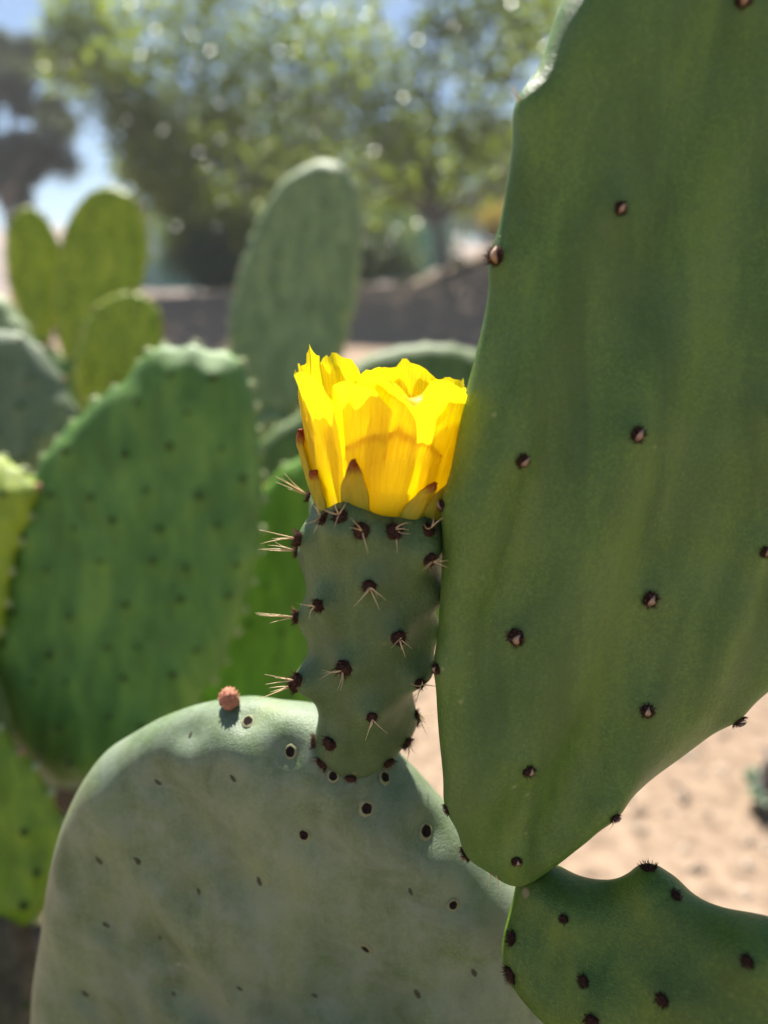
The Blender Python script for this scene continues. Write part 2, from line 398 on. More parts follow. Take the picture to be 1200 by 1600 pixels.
# shrubs on the bank
def shrub(name, label, x, y, d, rpx, n, mat, per, ls, seed, group=None, cat='shrub', flat=.8):
    rng = random.Random(seed); b = at(x, y, d); b.z = bank(b.x, b.y)
    cs = []
    for k in range(n):
        a = rng.random() * 6.28; q = rng.random() ** .5
        r = rpx * d / FPX
        cs.append((b + Vector((math.cos(a) * q * r * .75, math.sin(a) * q * r * .75, r * rng.uniform(.35, 1.25))), r * rng.uniform(.38, .55), 1))
    return tree(name, label, cat, b, cs, .03 * max(1, d / 20), .12, mat, per, ls, seed, group, flat=flat)
shrub('dark_shrub', 'dark green leafy shrub growing on the bank between the lime pads and tall pad', 320, 455, 21.5, 62, 12, M['leaf_shrub'], 1100, .12, 31)
shrub('dark_shrub', 'low dark shrub on the bank at the end of the turquoise fence', 545, 420, 23, 48, 9, M['leaf_shrub'], 900, .12, 32)
shrub('tall_shrub', 'tall dark bush hanging over the bank beside the lime pads', 335, 440, 24, 85, 14, M['leaf_shrub'], 700, .2, 37)
shrub('tall_shrub', 'tall dark bush behind the bank right of the tall pale pad', 585, 410, 26, 75, 12, M['leaf_shrub'], 700, .2, 38)
shrub('small_shrub', 'small dark bush standing alone on the sunlit dirt bank', 722, 425, 19.5, 17, 5, M['leaf_shrub'], 260, .06, 33)
shrub('yellow_shrub', 'yellowish orange-tinged bush on top of the bank beside the big pad edge', 785, 350, 24, 40, 8, M['leaf_yellow'], 420, .09, 34)
shrub('green_shrub', 'green bush at the foot of the dark conifer', 95, 350, 30, 38, 7, M['leaf_shrub'], 420, .12, 35)
shrub('grey_green_shrub', 'small blue-green plant on the sand at the edge of the view', 1212, 1225, 1.32, 34, 6, M['leaf_blue'], 60, .022, 36, cat='plant')

# trees closing the view behind the fence
for k, (x, d, hpx, wpx, lab) in enumerate([(300, 38, 300, 110, 'dark rounded tree behind the fence near the lime pads'), (470, 42, 330, 120, 'dense dark tree behind the fence and the tall pale pad'), (630, 37, 260, 90, 'darker tree behind the fence, right of the tall pale pad'), (800, 44, 250, 100, 'tree behind the yellowish bush at the top of the bank')]):
    b = at(x, 420, d); b.z = bank(b.x, b.y); cs = []
    for q in range(22):
        u = rg.random(); cs.append((at(x + rg.gauss(0, .45) * wpx * (1 - .4 * u), 400 - hpx * u * .75, d + rg.uniform(-2, 2)), rg.uniform(34, 52) * d / FPX, 1))
    tree('background_tree', lab, 'tree', b, cs, .2, 1.5, M['leaf_back'], 700, .34, 140 + k, 'trees behind the fence')

# turquoise panel fence behind the tree
fa, fb = at(190, 400, 31), at(705, 385, 29)
fz = .9
fence = thing('panel_fence', 'turquoise sheet fence with pale rails half hidden behind the tree', 'fence', (fa.x, fa.y, bank(fa.x, fa.y)))
L_ = Vector((fb.x - fa.x, fb.y - fa.y, 0)); ln = L_.length; u_ = L_.normalized(); nrm = Vector((u_.y, -u_.x, 0))
def fbox(mb, s0, s1, z0, z1, t0, t1):
    vv = []
    for s in (s0, s1):
        p = Vector((fa.x, fa.y, 0)) + u_ * s; g = bank(p.x, p.y)
        for t in (t0, t1):
            for z in (z0, z1): vv.append(p + nrm * t + Vector((0, 0, g + z)))
    mb.add(vv, [(0, 1, 3, 2), (4, 6, 7, 5), (0, 4, 5, 1), (2, 3, 7, 6), (1, 5, 7, 3), (0, 2, 6, 4)])
npan = 9
for k in range(npan):
    s0, s1 = ln * k / npan + .06, ln * (k + 1) / npan - .06
    mb = MB(); q = 16
    for j in range(q):                                       # corrugated: ribs of real depth
        a, b = s0 + (s1 - s0) * j / q, s0 + (s1 - s0) * (j + 1) / q
        fbox(mb, a, b, .25, 3.5, (0 if j % 2 else .03), .05)
    mb.build('panel', [M['teal']], fence, False)
for k in range(npan + 1):
    mb = MB(); fbox(mb, ln * k / npan - .05, ln * k / npan + .05, -.1, 3.65, -.02, .09); mb.build('post', [M['rail']], fence, False)
for z in (.6, 1.7, 3.0):
    mb = MB(); fbox(mb, 0, ln, z, z + .08, .06, .10); mb.build('rail', [M['rail']], fence, False)

# ---------------------------------------------------------------- cactus pads
def catmull(pts, n):
    P = np.array(pts, float); m = len(P); out = []
    seg = np.linalg.norm(np.roll(P, -1, 0) - P, axis=1); cum = np.concatenate([[0], np.cumsum(seg)])
    for s in np.linspace(0, cum[-1], n, endpoint=False):
        i = min(np.searchsorted(cum, s, 'right') - 1, m - 1); t = (s - cum[i]) / max(seg[i], 1e-9)
        a, b, c, d = P[(i - 1) % m], P[i], P[(i + 1) % m], P[(i + 2) % m]
        out.append(.5 * ((2 * b) + (-a + c) * t + (2 * a - 5 * b + 4 * c - d) * t * t + (-a + 3 * b - 3 * c + d) * t ** 3))
    return np.array(out)

class Pad: pass
def build_pad(outline3d, org, n, T, Redge, N=140, K=20, wav=.0, wdir=None, seed=0, power=2.0, belly=.0):
    """outline3d: points in the pad's mid plane. Returns verts (numpy), faces, frame"""
    up = Vector((0, 0, 1)); ex = up.cross(n).normalized(); ey = n.cross(ex)
    uv = [((p - org).dot(ex), (p - org).dot(ey)) for p in outline3d]
    if sum(uv[i - 1][0] * uv[i][1] - uv[i][0] * uv[i - 1][1] for i in range(len(uv))) < 0: uv = uv[::-1]
    O = catmull(uv, N)
    c = O.mean(0)
    rr = np.linalg.norm(O - c, axis=1)
    ss = np.concatenate([1 - np.linspace(0, 1, K // 2, endpoint=False) ** 2 * .35, np.linspace(.65, .04, K - K // 2)])
    V = []; layers = []
    for side in (1, -1):
        for k, s in enumerate(ss):
            if side == -1 and k == 0: continue
            q = c + (O - c) * s
            d = (1 - s) * rr
            x = np.clip(d / Redge, 0, 1)
            h = T * (1 - (1 - x) ** power) ** .5 * (1 + belly * np.clip(1 - s, 0, 1))
            layers.append((side, k)); V.append(np.column_stack([q, h * side]))
    V = np.concatenate(V)
    nl = len(ss)
    F = []
    ring = lambda side, k: (k if side == 1 or k == 0 else nl + k - 1) * N
    for side in (1, -1):
        for k in range(nl - 1):
            a, b = ring(side, k), ring(side, k + 1)
            for j in range(N):
                j2 = (j + 1) % N
                F.append((a + j, a + j2, b + j2, b + j) if side == 1 else (a + j, b + j, b + j2, a + j2))
    ci = len(V)
    hc = T * (1 + belly)
    V = np.vstack([V, [c[0], c[1], hc], [c[0], c[1], -hc]])
    for j in range(N):
        j2 = (j + 1) % N
        F.append((ring(1, nl - 1) + j, ring(1, nl - 1) + j2, ci)); F.append((ring(-1, nl - 1) + j2, ring(-1, nl - 1) + j, ci + 1))
    if wav:                                                  # shallow lengthwise folds
        wd = wdir or (0, 1); so = seed * 7.3
        for i in range(len(V)):
            u, v = V[i, 0], V[i, 1]
            al = u * wd[0] + v * wd[1]; ac = u * wd[1] - v * wd[0]
            w = noise.noise(Vector((ac * 62 + so, al * 11, .5))) + .8 * noise.noise(Vector((ac * 28 + so, al * 14, 4)))
            V[i, 2] += wav * w * min(1, abs(V[i, 2]) / T) * (1 if V[i, 2] >= 0 else -1)
    B = np.array([list(ex), list(ey), list(n)])
    W = V @ B + np.array(list(org))
    P = Pad(); P.W = W; P.F = F; P.ex, P.ey, P.n, P.org, P.O, P.c, P.T = ex, ey, n, org, O, c, T
    return P
def normals_of(W, F):
    me = bpy.data.meshes.new('tmp'); me.from_pydata(W.tolist(), [], F); me.update()
    nn = np.zeros(len(W) * 3); me.vertex_normals.foreach_get('vector', nn); bpy.data.meshes.remove(me)
    return nn.reshape(-1, 3)
def press(W, F, spots):
    """raise (or sink) the surface round each spot: (point, height, sigma)"""
    nn = normals_of(W, F); D = np.zeros(len(W))
    for (p, h, s) in spots:
        d2 = ((W - np.array(list(p))) ** 2).sum(1); D += h * np.exp(-d2 / (2 * s * s))
    return W + nn * D[:, None]
def bvh_of(W, F): return BVHTree.FromPolygons([Vector(w) for w in W], F)
def hit_px(bv, x, y):
    r = ray(x, y).normalized(); h = bv.ray_cast(C0, r)
    if h[0] is not None: return h[0], h[1]
    best = None                                              # beside the silhouette: the nearest place on it
    for k in range(40):
        q = C0 + r * (.12 + .02 * k); g = bv.find_nearest(q)
        if g[0] is not None and (best is None or g[3] < best[2]): best = (g[0], g[1], g[3])
    return best[0], best[1]
def inside(O, p):
    x, y = p; c = False; n = len(O); j = n - 1
    for i in range(n):
        if (O[i][1] > y) != (O[j][1] > y) and x < (O[j][0] - O[i][0]) * (y - O[i][1]) / (O[j][1] - O[i][1]) + O[i][0]: c = not c
        j = i
    return c

# areole meshes (shared)
def felt_dome(mb, r, h, rng, mi=0, seg=10, rings=4):
    v = [(0, 0, h)]; f = []
    for k in range(1, rings + 1):
        a = math.pi / 2 * k / rings
        for j in range(seg):
            b = 2 * math.pi * j / seg; q = rng.uniform(.85, 1.15)
            v.append((r * math.sin(a) * math.cos(b) * q, r * math.sin(a) * math.sin(b) * q, h * math.cos(a) * rng.uniform(.8, 1.1) - (h * .5 if k == rings else 0)))
    for j in range(seg): f.append((0, 1 + j, 1 + (j + 1) % seg))
    for k in range(rings - 1):
        for j in range(seg):
            a, b = 1 + k * seg, 1 + (k + 1) * seg
            f.append((a + j, b + j, b + (j + 1) % seg, a + (j + 1) % seg))
    mb.add(v, f, mi)
def hairs(mb, n, r, l0, l1, w, rng, mi=0, spread=.8):
    for k in range(n):
        a = rng.random() * 6.28; q = r * rng.random() ** .5
        p = Vector((math.cos(a) * q, math.sin(a) * q, 0)); d = Vector((math.cos(a) * spread * rng.random(), math.sin(a) * spread * rng.random(), 1)).normalized()
        L = rng.uniform(l0, l1); fr = frame(d, twist=rng.random() * 6).to_3x3()
        vv = [p + fr @ Vector((math.cos(t) * w, math.sin(t) * w, 0)) for t in (0, 2.1, 4.2)] + [p + d * L]
        mb.add(vv, [(0, 1, 3), (1, 2, 3), (2, 0, 3)], mi)
def areole_mesh(kind, seed):
    rng = random.Random(seed); mb = MB()
    if kind == 'fruit':
        felt_dome(mb, .00235, .0014, rng); hairs(mb, 90, .0023, .0014, .0030, .00010, rng, 0, 1.3); hairs(mb, 16, .002, .002, .0036, .00008, rng, 1, 1.5)
        return mb.mesh('areole', [M['felt'], M['felt_red']])
    if kind == 'scale':
        felt_dome(mb, .0023, .0007, rng); hairs(mb, 150, .0025, .0007, .0020, .00011, rng, 0, 1.6); hairs(mb, 14, .0022, .0014, .0026, .00008, rng, 2, 1.6)
        s = rng.uniform(.7, 1.2); w = .0011 * s; L = .0042 * s; tx = rng.uniform(-.0006, .0006)
        vv = [(tx - w * .3, -.0021, .0002), (tx + w * .3, -.0021, .0002), (tx - w, -.0006, .0017), (tx + w, -.0006, .0017), (tx - w * .6, .0006, .0020), (tx + w * .6, .0006, .0020), (tx + .0006, -.0024 + L * 1.1, .0017), (tx, -.0006, .0006)]
        mb.add(vv, [(0, 1, 3, 2), (2, 3, 5, 4), (4, 5, 6), (0, 2, 7), (1, 7, 3), (2, 4, 7), (3, 7, 5), (4, 6, 7), (5, 7, 6), (0, 7, 1)], 1)
        hairs(mb, 5, .0015, .002, .0045, .00008, rng, 1, 1.4)
        return mb.mesh('areole', [M['felt'], M['scale'], M['felt_red']])
    if kind == 'felt':
        felt_dome(mb, .0022, .0009, rng); hairs(mb, 150, .0025, .0010, .0026, .00011, rng, 0, 1.6); hairs(mb, 14, .0018, .002, .0036, .00009, rng, 1, 1.2)
        return mb.mesh('areole', [M['felt'], M['felt_red']])
    if kind == 'pit':
        seg = 16; v = []; f = []
        prof = [(.0036, -.0004), (.0029, .00035), (.0024, .0004), (.0019, .00025), (.0012, .0001)]
        for (r, z) in prof:
            for j in range(seg):
                b = 2 * math.pi * j / seg; q = rng.uniform(.9, 1.1); v.append((r * math.cos(b) * q, r * math.sin(b) * 1.15 * q, z))
        for k in range(len(prof) - 1):
            for j in range(seg): f.append((k * seg + j, (k + 1) * seg + j, (k + 1) * seg + (j + 1) % seg, k * seg + (j + 1) % seg))
        nf1 = seg * 2
        mb.add(v, f, 0); mb.m = [0] * nf1 + [1] * (len(f) - nf1)
        mb.add(v[-seg:], [tuple(range(seg))], 1)
        hairs(mb, 6, .0014, .0012, .002, .0001, rng, 1, 1)
        return mb.mesh('areole', [M['cork'], M['pit']])
    if kind == 'dimple':
        felt_dome(mb, .0024, .0004, rng, 0, 10, 3); mb.v = [(x * .55, y * 1.3, z) for x, y, z in mb.v]; hairs(mb, 8, .0012, .0006, .0012, .0001, rng, 0, 1)
        return mb.mesh('areole', [M['dimple']])
    if kind == 'small':
        felt_dome(mb, .0026, .0016, rng, 0, 8, 3); hairs(mb, 8, .002, .002, .0035, .00012, rng, 0, 1)
        return mb.mesh('areole', [M['felt_mid']])
    if kind == 'bead':
        felt_dome(mb, .0030, .0026, rng, 0, 8, 3); hairs(mb, 10, .002, .003, .006, .00014, rng, 0, 1)
        return mb.mesh('areole', [M['bead']])
    if kind == 'small_red':
        felt_dome(mb, .0030, .0022, rng, 0, 8, 3); hairs(mb, 8, .002, .002, .004, .00012, rng, 0, 1)
        return mb.mesh('areole', [M['felt_red']])
    if kind == 'small_pale':
        felt_dome(mb, .0030, .0022, rng, 0, 8, 3); hairs(mb, 8, .002, .002, .005, .00014, rng, 0, 1)
        return mb.mesh('areole', [M['felt_pale']])
AR = {k: [areole_mesh(k, 10 * i + len(k)) for i in range(5)] for k in ('fruit', 'scale', 'felt', 'pit', 'small', 'small_red', 'small_pale', 'bead', 'dimple')}
def spine_mesh(bend, kink, seed):
    mb = MB(); pts = []; rad = []
    for k in range(6):
        t = k / 5; pts.append((bend * t * t, kink * math.sin(t * 3.5), t)); rad.append(.024 * (1 - t) + .004)
    mb.tube(pts, rad, 5); return mb.mesh('spine', [M['spine']])
SP = [spine_mesh(.0, .0, 0), spine_mesh(.12, .02, 1), spine_mesh(.3, .05, 2), spine_mesh(-.2, .03, 3)]
def add_spine(p, d, L, parent, rng, variant=None, thick=1.0):
    m = SP[rng.randrange(4) if variant is None else variant]
    th = thick * .0105
    return inst('spine', m, Matrix.Translation(p) @ frame(d, twist=rng.random() * 6.28) @ Matrix.Diagonal((th, th, L, 1)), parent)

def finish_pad(P, name, mat, parent, spots, kinds, hb, sb, rng, scale=1.0):
    """spots: surface points; press them, build the mesh, set an areole on each"""
    W = press(P.W, P.F, [(p, hb * rng.uniform(.8, 1.2), sb) for p, _ in spots]) if hb else P.W
    o = mesh_obj(name, W, P.F, mat, parent)
    bv = bvh_of(W, P.F)
    for (p, nm), kd in zip(spots, kinds):
        if kd is None: continue
        h = bv.ray_cast(p + nm * .02, -nm); q, n2 = (h[0], h[1]) if h[0] is not None else (p, nm)
        s = scale * rng.uniform(.7, 1.2)
        if kd == 'pit': q = q + n2 * .0004
        inst('areole', AR[kd][rng.randrange(5)], Matrix.Translation(q) @ frame(n2, twist=rng.uniform(-.5, .5) + (.6 if kd == 'dimple' else 0)) @ Matrix.Scale(s, 4), o)
    o_bv[o.name] = bv
    return o
o_bv = {}
def px_pad(outline, anchor, d, az, el, T, Re, **kw):
    n = facing(az, el); org = at(anchor[0], anchor[1], d)
    return build_pad([on_plane(x, y, org, n) for x, y in outline], org, n, T, Re, **kw)
def lattice(P, step, rng, rim_step=None, jit=.2, rimjit=.2):
    """areole places in staggered rows on the face toward -n.. and along the rim"""
    bv = bvh_of(P.W, P.F); out = []
    lo, hi = P.O.min(0), P.O.max(0); row = 0; v = lo[1] + step * .5
    while v < hi[1]:
        u = lo[0] + (step * .5 if row % 2 else 0)
        while u < hi[0]:
            q = (u + rng.uniform(-jit, jit) * step, v + rng.uniform(-jit, jit) * step)
            q2 = (P.c[0] + (q[0] - P.c[0]) * 1.09, P.c[1] + (q[1] - P.c[1]) * 1.06)
            if inside(P.O, q2):
                w = P.org + P.ex * q[0] + P.ey * q[1]
                h = bv.ray_cast(w + P.n * .2, -P.n)
                if h[0] is not None: out.append((h[0], h[1], 'f'))
            u += step
        v += step * .8; row += 1
    if rim_step:
        O = P.O; seg = np.linalg.norm(np.roll(O, -1, 0) - O, axis=1); acc = 0
        nxt = rim_step * .5
        for i in range(len(O)):
            acc += seg[i]
            if acc > nxt:
                acc = 0; nxt = rim_step * rng.uniform(.75, 1.25)
                w = P.org + P.ex * O[i][0] + P.ey * O[i][1]
                cdir = (P.ex * (O[i][0] - P.c[0]) + P.ey * (O[i][1] - P.c[1])).normalized()
                g = bv.find_nearest(w + cdir * .002 + P.n * rng.uniform(-.003, .003))
                out.append((g[0], cdir, 'r'))
    return out
def blurred_pad(parent, outline, anchor, d, az, el, mat, T=.010, Re=.018, step=.03, rim=.018, hb=.0022, sb=.006, seed=1, name='cactus_pad', kind='small', rimkind='bead', wav=.0012, scale=1.0, back_part=None):
    q = 1.33; T, Re, step, hb, sb, wav, scale = T * q, Re * q, step * q, hb * q, sb * q, wav * q, scale * q
    if rim: rim *= q
    rng = random.Random(seed)
    P = px_pad(outline, anchor, d, az, el, T, Re, N=150, K=18, wav=wav, seed=seed)
    sp = lattice(P, step, rng, rim)
    spots = [(a, b) for a, b, _ in sp]
    kinds = [kind if c == 'f' else (rimkind if rng.random() < .85 else 'small_pale') for _, _, c in sp]
    return finish_pad(P, name, mat, parent, spots, kinds, hb, sb, rng, scale)
def oval_pad(parent, a, b, w, T, mat, az=0, seed=0, name='cactus_pad', step=.045):
    """a whole pad between two world points, for the lower joints of a plant"""
    a, b = Vector(a), Vector(b); ax = (b - a); L = ax.length; ax.normalize()
    side = Vector((math.cos(R(az)), math.sin(R(az)), 0)); side = (side - ax * side.dot(ax)).normalized()
    n = side.cross(ax)
    if n.y > 0: n = -n
    org = (a + b) / 2; rng = random.Random(seed)
    pts = []
    for k in range(24):
        t = 2 * math.pi * k / 24; yy = math.cos(t); xx = math.sin(t) * (1 - .16 * yy * (-1))
        pts.append(org + ax * yy * L * .5 + side * xx * w * .5)
    P = build_pad(pts, org, n, T, min(.03, w * .3), N=70, K=12, wav=.001, seed=seed)
    sp = lattice(P, step, rng, None)
    return finish_pad(P, name, mat, parent, [(p, q) for p, q, _ in sp], ['small'] * len(sp), .0015, .006, rng)
def support(parent, top, foot, mat, w=.15, seed=0, T=.018):
    top, foot = Vector(top), Vector(foot); L = (top - foot).length; n = max(1, round(L / .27))
    for k in range(n):
        a = foot.lerp(top, max(0, k / n - .05) if k else 0) - (Vector((0, 0, .03)) if k == 0 else Vector()); b = foot.lerp(top, min(1, (k + 1) / n + .04))
        oval_pad(parent, a, b, w, T + .004 * (n - k), M['woody'] if k == 0 else mat, az=12 * ((k % 3) - 1), seed=seed + k, name='stem_joint' if k == 0 else 'cactus_pad')

# ---- the near plant
def ground_pt(p): return Vector((p.x, p.y, bank(p.x, p.y)))
f1_foot = Vector((-.03, .30, 0))
near = thing('flowering_prickly_pear', 'large near prickly pear with yellow flower, grey-green pad and tall green pad', 'cactus', f1_foot)
rng = random.Random(11)

F1 = [(40, 1700), (55, 1600), (75, 1440), (105, 1285), (150, 1192), (200, 1152), (270, 1117), (360, 1099), (430, 1103), (490, 1113), (560, 1143), (620, 1188), (680, 1250), (740, 1320), (800, 1392), (842, 1460), (868, 1560), (865, 1700), (800, 1850), (620, 1990), (420, 2020), (220, 1960), (90, 1850)]
P = px_pad(F1, (560, 1172), .236, -12, 0, .0175, .026, N=320, K=56, wav=.0042, wdir=(.5, -.86), seed=2, power=2.4)
bv = bvh_of(P.W, P.F)
f1_ar = [(358, 1222), (243, 1228), (450, 1175), (573, 1267), (474, 1310), (670, 1300), (710, 1418), (568, 1490), (400, 1385), (305, 1400), (212, 1352), (150, 1352), (162, 1450), (246, 1475), (268, 1560), (372, 1552), (492, 1565), (290, 1145), (385, 1122), (606, 1212), (520, 1214), (650, 1560), (740, 1530), (130, 1560), (640, 1400)]
f1_pit = [(450, 1175), (573, 1267), (474, 1310), (670, 1300), (710, 1418), (568, 1490), (606, 1212), (520, 1214), (385, 1122)]
spots = [hit_px(bv, x, y) for x, y in f1_ar]
pad_f1 = finish_pad(P, 'cactus_pad', M['pad_old'], near, spots, ['pit' if k in f1_pit else 'dimple' for k in f1_ar], -.0024, .0046, rng, .7)
pad_f1['label'] = 'wide grey-green waxy pad with dark pitted areoles'
f1_bv = o_bv[pad_f1.name]

F2 = [(880, 0), (960, -130), (1150, -230), (1400, -200), (1560, 50), (1600, 400), (1510, 750), (1360, 930), (1205, 1066), (1146, 1114), (1056, 1186), (942, 1262), (892, 1312), (852, 1352), (808, 1380), (768, 1364), (728, 1320), (701, 1258), (688, 1170), (682, 1080), (684, 1010), (690, 900), (694, 800), (706, 730), (727, 620), (742, 560), (758, 490), (772, 410), (788, 310), (802, 220), (812, 160), (848, 90)]
P = px_pad(F2, (700, 800), .192, 3, 6, .0085, .017, N=340, K=60, wav=.0065, wdir=(.26, .97), seed=4, power=2.0, belly=.25)
bv = bvh_of(P.W, P.F)
f2_ar = [(965, 327), (780, 403), (812, 718), (992, 680), (1013, 935), (808, 995), (689, 1043), (1009, 1108), (823, 1200), (704, 1262), (956, 1272), (723, 1337), (806, 1340), (1158, 1130), (699, 790), (1230, 330), (1215, 640), (1190, 860), (1160, 5)]
spots = [hit_px(bv, x, y) for x, y in f2_ar]
edge = hit_px(bv, 809, 160)
pad_f2 = finish_pad(P, 'cactus_pad', M['pad_young'], near, spots + [edge], ['scale'] * 19 + [None], .0015, .0042, rng, .9)
pad_f2['label'] = 'tall smooth green pad leaning beside the flower'
for k in range(5):
    add_spine(edge[0] + Vector((-.0005, 0, .0004)), Vector((-.6 + rng.uniform(-.3, .2), -.2, .75 + rng.uniform(-.3, .3))).normalized(), rng.uniform(.0025, .0055), pad_f2, rng, None, .5)
e2 = hit_px(o_bv[pad_f2.name], 956, 1277)
add_spine(e2[0], Vector((.3, -.4, -.9)).normalized(), .004, pad_f2, rng, 2, .8)
for dx in (-4, 5):
    e3 = hit_px(o_bv[pad_f2.name], 768 + dx, 1376); add_spine(e3[0], Vector((dx * .05, -.3, -1)).normalized(), .0055, pad_f2, rng, 0, .9)

F3 = [(799, 1480), (806, 1430), (830, 1396), (858, 1378), (900, 1375), (955, 1376), (990, 1374), (1016, 1372), (1038, 1388), (1075, 1408), (1130, 1420), (1200, 1433), (1300, 1462), (1400, 1540), (1420, 1680), (1300, 1800), (1150, 1780), (1030, 1690), (960, 1632), (910, 1594), (862, 1576), (820, 1540)]
P = px_pad(F3, (830, 1480), .217, -38, 28, .0085, .015, N=260, K=44, wav=.0012, wdir=(.97, -.25), seed=6, belly=.25)
bv = bvh_of(P.W, P.F)
f3_ar = [(890, 1435), (816, 1466), (816, 1515), (918, 1528), (868, 1583), (932, 1584), (1040, 1557), (1052, 1415), (1016, 1362), (858, 1379), (835, 1396), (1170, 1500)]
spots = [hit_px(bv, x, y) for x, y in f3_ar]
pad_f3 = finish_pad(P, 'cactus_pad', M['pad_side'], near, spots, ['felt'] * 12, .0036, .0056, rng, .8)
pad_f3['label'] = 'small bumpy green pad reaching forward from the side of the grey pad'

F4 = [(800, 1700), (820, 1640), (860, 1600), (905, 1580), (960, 1600), (1010, 1660), (1020, 1760), (980, 1860), (900, 1900), (830, 1840)]
P = px_pad(F4, (900, 1700), .262, 0, 35, .012, .02, N=90, K=16, wav=.0008, seed=9)
sp = lattice(P, .028, rng, None)
finish_pad(P, 'cactus_pad', M['pad_old'], near, [(a, b) for a, b, _ in sp], ['pit'] * len(sp), -.001, .004, rng, .86)
b1 = at(470, 1960, .20); support(near, b1, f1_foot, M['pad_old'], .17, 40, .022)
oval_pad(near, at(905, 1850, .262), at(560, 2150, .25), .10, .018, M['pad_old'], seed=77)

# unseen extra pads added to this plant to cut light bounced off the sand
for k, (p0, p1, w, az) in enumerate([((-.05, .27, .20), (-.30, .20, .42), .18, 20), ((-.02, .26, .22), (.22, .14, .44), .18, -30), ((.0, .28, .1), (-.10, .02, .36), .20, 60), ((.02, .28, .1), (.12, -.02, .30), .18, -60),
        ((-.10, .03, .33), (-.26, -.16, .55), .18, 50), ((.11, .0, .28), (.30, -.14, .50), .18, -50), ((-.28, .2, .40), (-.46, .08, .66), .17, 30), ((-.09, .02, .33), (.02, -.25, .46), .2, 80), ((-.05, .3, .05), (-.42, .25, .22), .2, 40), ((.21, .15, .42), (.36, -.02, .60), .16, -40)]):
    oval_pad(near, p0, p1, w, .014, M['pad_old'] if k % 2 else M['pad_side'], az, 400 + k)

# red bud on the rim of the grey pad
def bud():
    p, nm = hit_px(f1_bv, 359, 1103); p = p + Vector((0, 0, .0006))
    mb = MB(); rg2 = random.Random(4); rad = .0034
    felt_dome(mb, rad, rad * 1.1, rg2, 0, 14, 6)
    mb.v = [(x, y, z + rad * .8) for x, y, z in mb.v]
    mb.add([(math.cos(t) * rad, math.sin(t) * rad, rad * .5) for t in np.linspace(0, 6.283, 12, endpoint=False)] + [(math.cos(t) * rad * .6, math.sin(t) * rad * .6, -rad * .4) for t in np.linspace(0, 6.283, 12, endpoint=False)], [(j, (j + 1) % 12, 12 + (j + 1) % 12, 12 + j) for j in range(12)], 0)
    for k in range(34):                                      # little overlapping scale tips
        a = k * 2.399; z = k / 34; r = rad * math.sqrt(max(0, 1 - (z * .95) ** 2)); b = Vector((math.cos(a) * r, math.sin(a) * r, rad * (.7 + z * 1.1)))
        d = Vector((math.cos(a) * .6, math.sin(a) * .6, 1)).normalized(); fr = frame(Vector((math.cos(a), math.sin(a), .4)))
        s = .0007; vv = [b + (fr.to_3x3() @ Vector((-s * .6, -s * .4, 0))), b + (fr.to_3x3() @ Vector((s * .6, -s * .4, 0))), b + d * s * 1.1 + Vector((math.cos(a), math.sin(a), 0)) * s * .35, b - Vector((math.cos(a), math.sin(a), 0)) * s * .4]
        mb.add(vv, [(0, 1, 2), (1, 3, 2), (3, 0, 2)], 0)
    me = mb.mesh('bud', [M['bud']])
    o = inst('bud', me, Matrix.Translation(p) @ Matrix.Rotation(R(6), 4, 'X'), near)
    o['label'] = 'tiny reddish-brown bud on the pad rim'
bud()

# ---- fruit
fb_, ft_ = at(553, 1206, .2345), at(593, 793, .2100)
axis = (ft_ - fb_); FL = axis.length; axn = axis.normalized()
frm = frame(axn, Vector((0, 1, 0))).to_3x3()
PXM = .2245 / FPX
prof = [(0, 0), (.012, 11), (.035, 20), (.07, 30), (.12, 44), (.19, 58), (.28, 69), (.38, 77), (.5, 84), (.62, 90), (.74, 97), (.86, 99), (.94, 100), (.985, 98), (1.0, 93), (.995, 84), (.96, 70), (.93, 40), (.925, 0)]
def prof_at(t):
    return t
NS, NR = 96, 0
pr = catmull_open = []
for i in range(len(prof) - 1):
    a, b = prof[i], prof[i + 1]; n_ = 6 if i < 13 else 2
    for k in range(n_): pr.append((a[0] + (b[0] - a[0]) * k / n_, a[1] + (b[1] - a[1]) * k / n_))
pr.append(prof[-1])
fv = []; ff = []
for (t, r) in pr:
    for j in range(NS):
        a = 2 * math.pi * j / NS
        fv.append(fb_ + axn * FL * t + frm @ Vector((math.cos(a), math.sin(a), 0)) * max(r, .2) * PXM)
for k in range(len(pr) - 1):
    for j in range(NS): ff.append((k * NS + j, k * NS + (j + 1) % NS, (k + 1) * NS + (j + 1) % NS, (k + 1) * NS + j))
ff.append(tuple(reversed(range(NS)))); ff.append(tuple((len(pr) - 1) * NS + j for j in range(NS)))
fW = np.array([list(v) for v in fv])
bv = bvh_of(fW, ff)
fr_ar = [(543, 822, 2), (489, 840, 4), (476, 862, 5), (651, 862, 3), (578, 905, 3), (513, 938, 2), (479, 963, 5), (673, 924, 2), (676, 985, 2), (614, 984, 3), (545, 1032, 3), (496, 1060, 1), (480, 1057, 4), (633, 1052, 2), (658, 1036, 2), (578, 1105, 1), (642, 1114, 1), (524, 1152, 0), (597, 1182, 0), (491, 1159, 0), (636, 1161, 1), (548, 1219, 0), (503, 1192, 0), (493, 771, 6), (527, 783, 3), (576, 800, 1), (611, 814, 2), (659, 808, 2), (684, 806, 1)]
spots = []
for (x, y, n_) in fr_ar: spots.append(hit_px(bv, x, y))
for i, ph_ in zip(range(24, 29), (-128, -101, -80, -56, -33)):    # the ring right under the flower
    g = bv.find_nearest(fb_ + axn * FL * .992 + frm @ Vector((math.cos(R(ph_)), math.sin(R(ph_)), 0)) * 103 * PXM); spots[i] = (g[0], (g[1] * .6 + frm @ Vector((math.cos(R(ph_)), math.sin(R(ph_)), .25))).normalized())
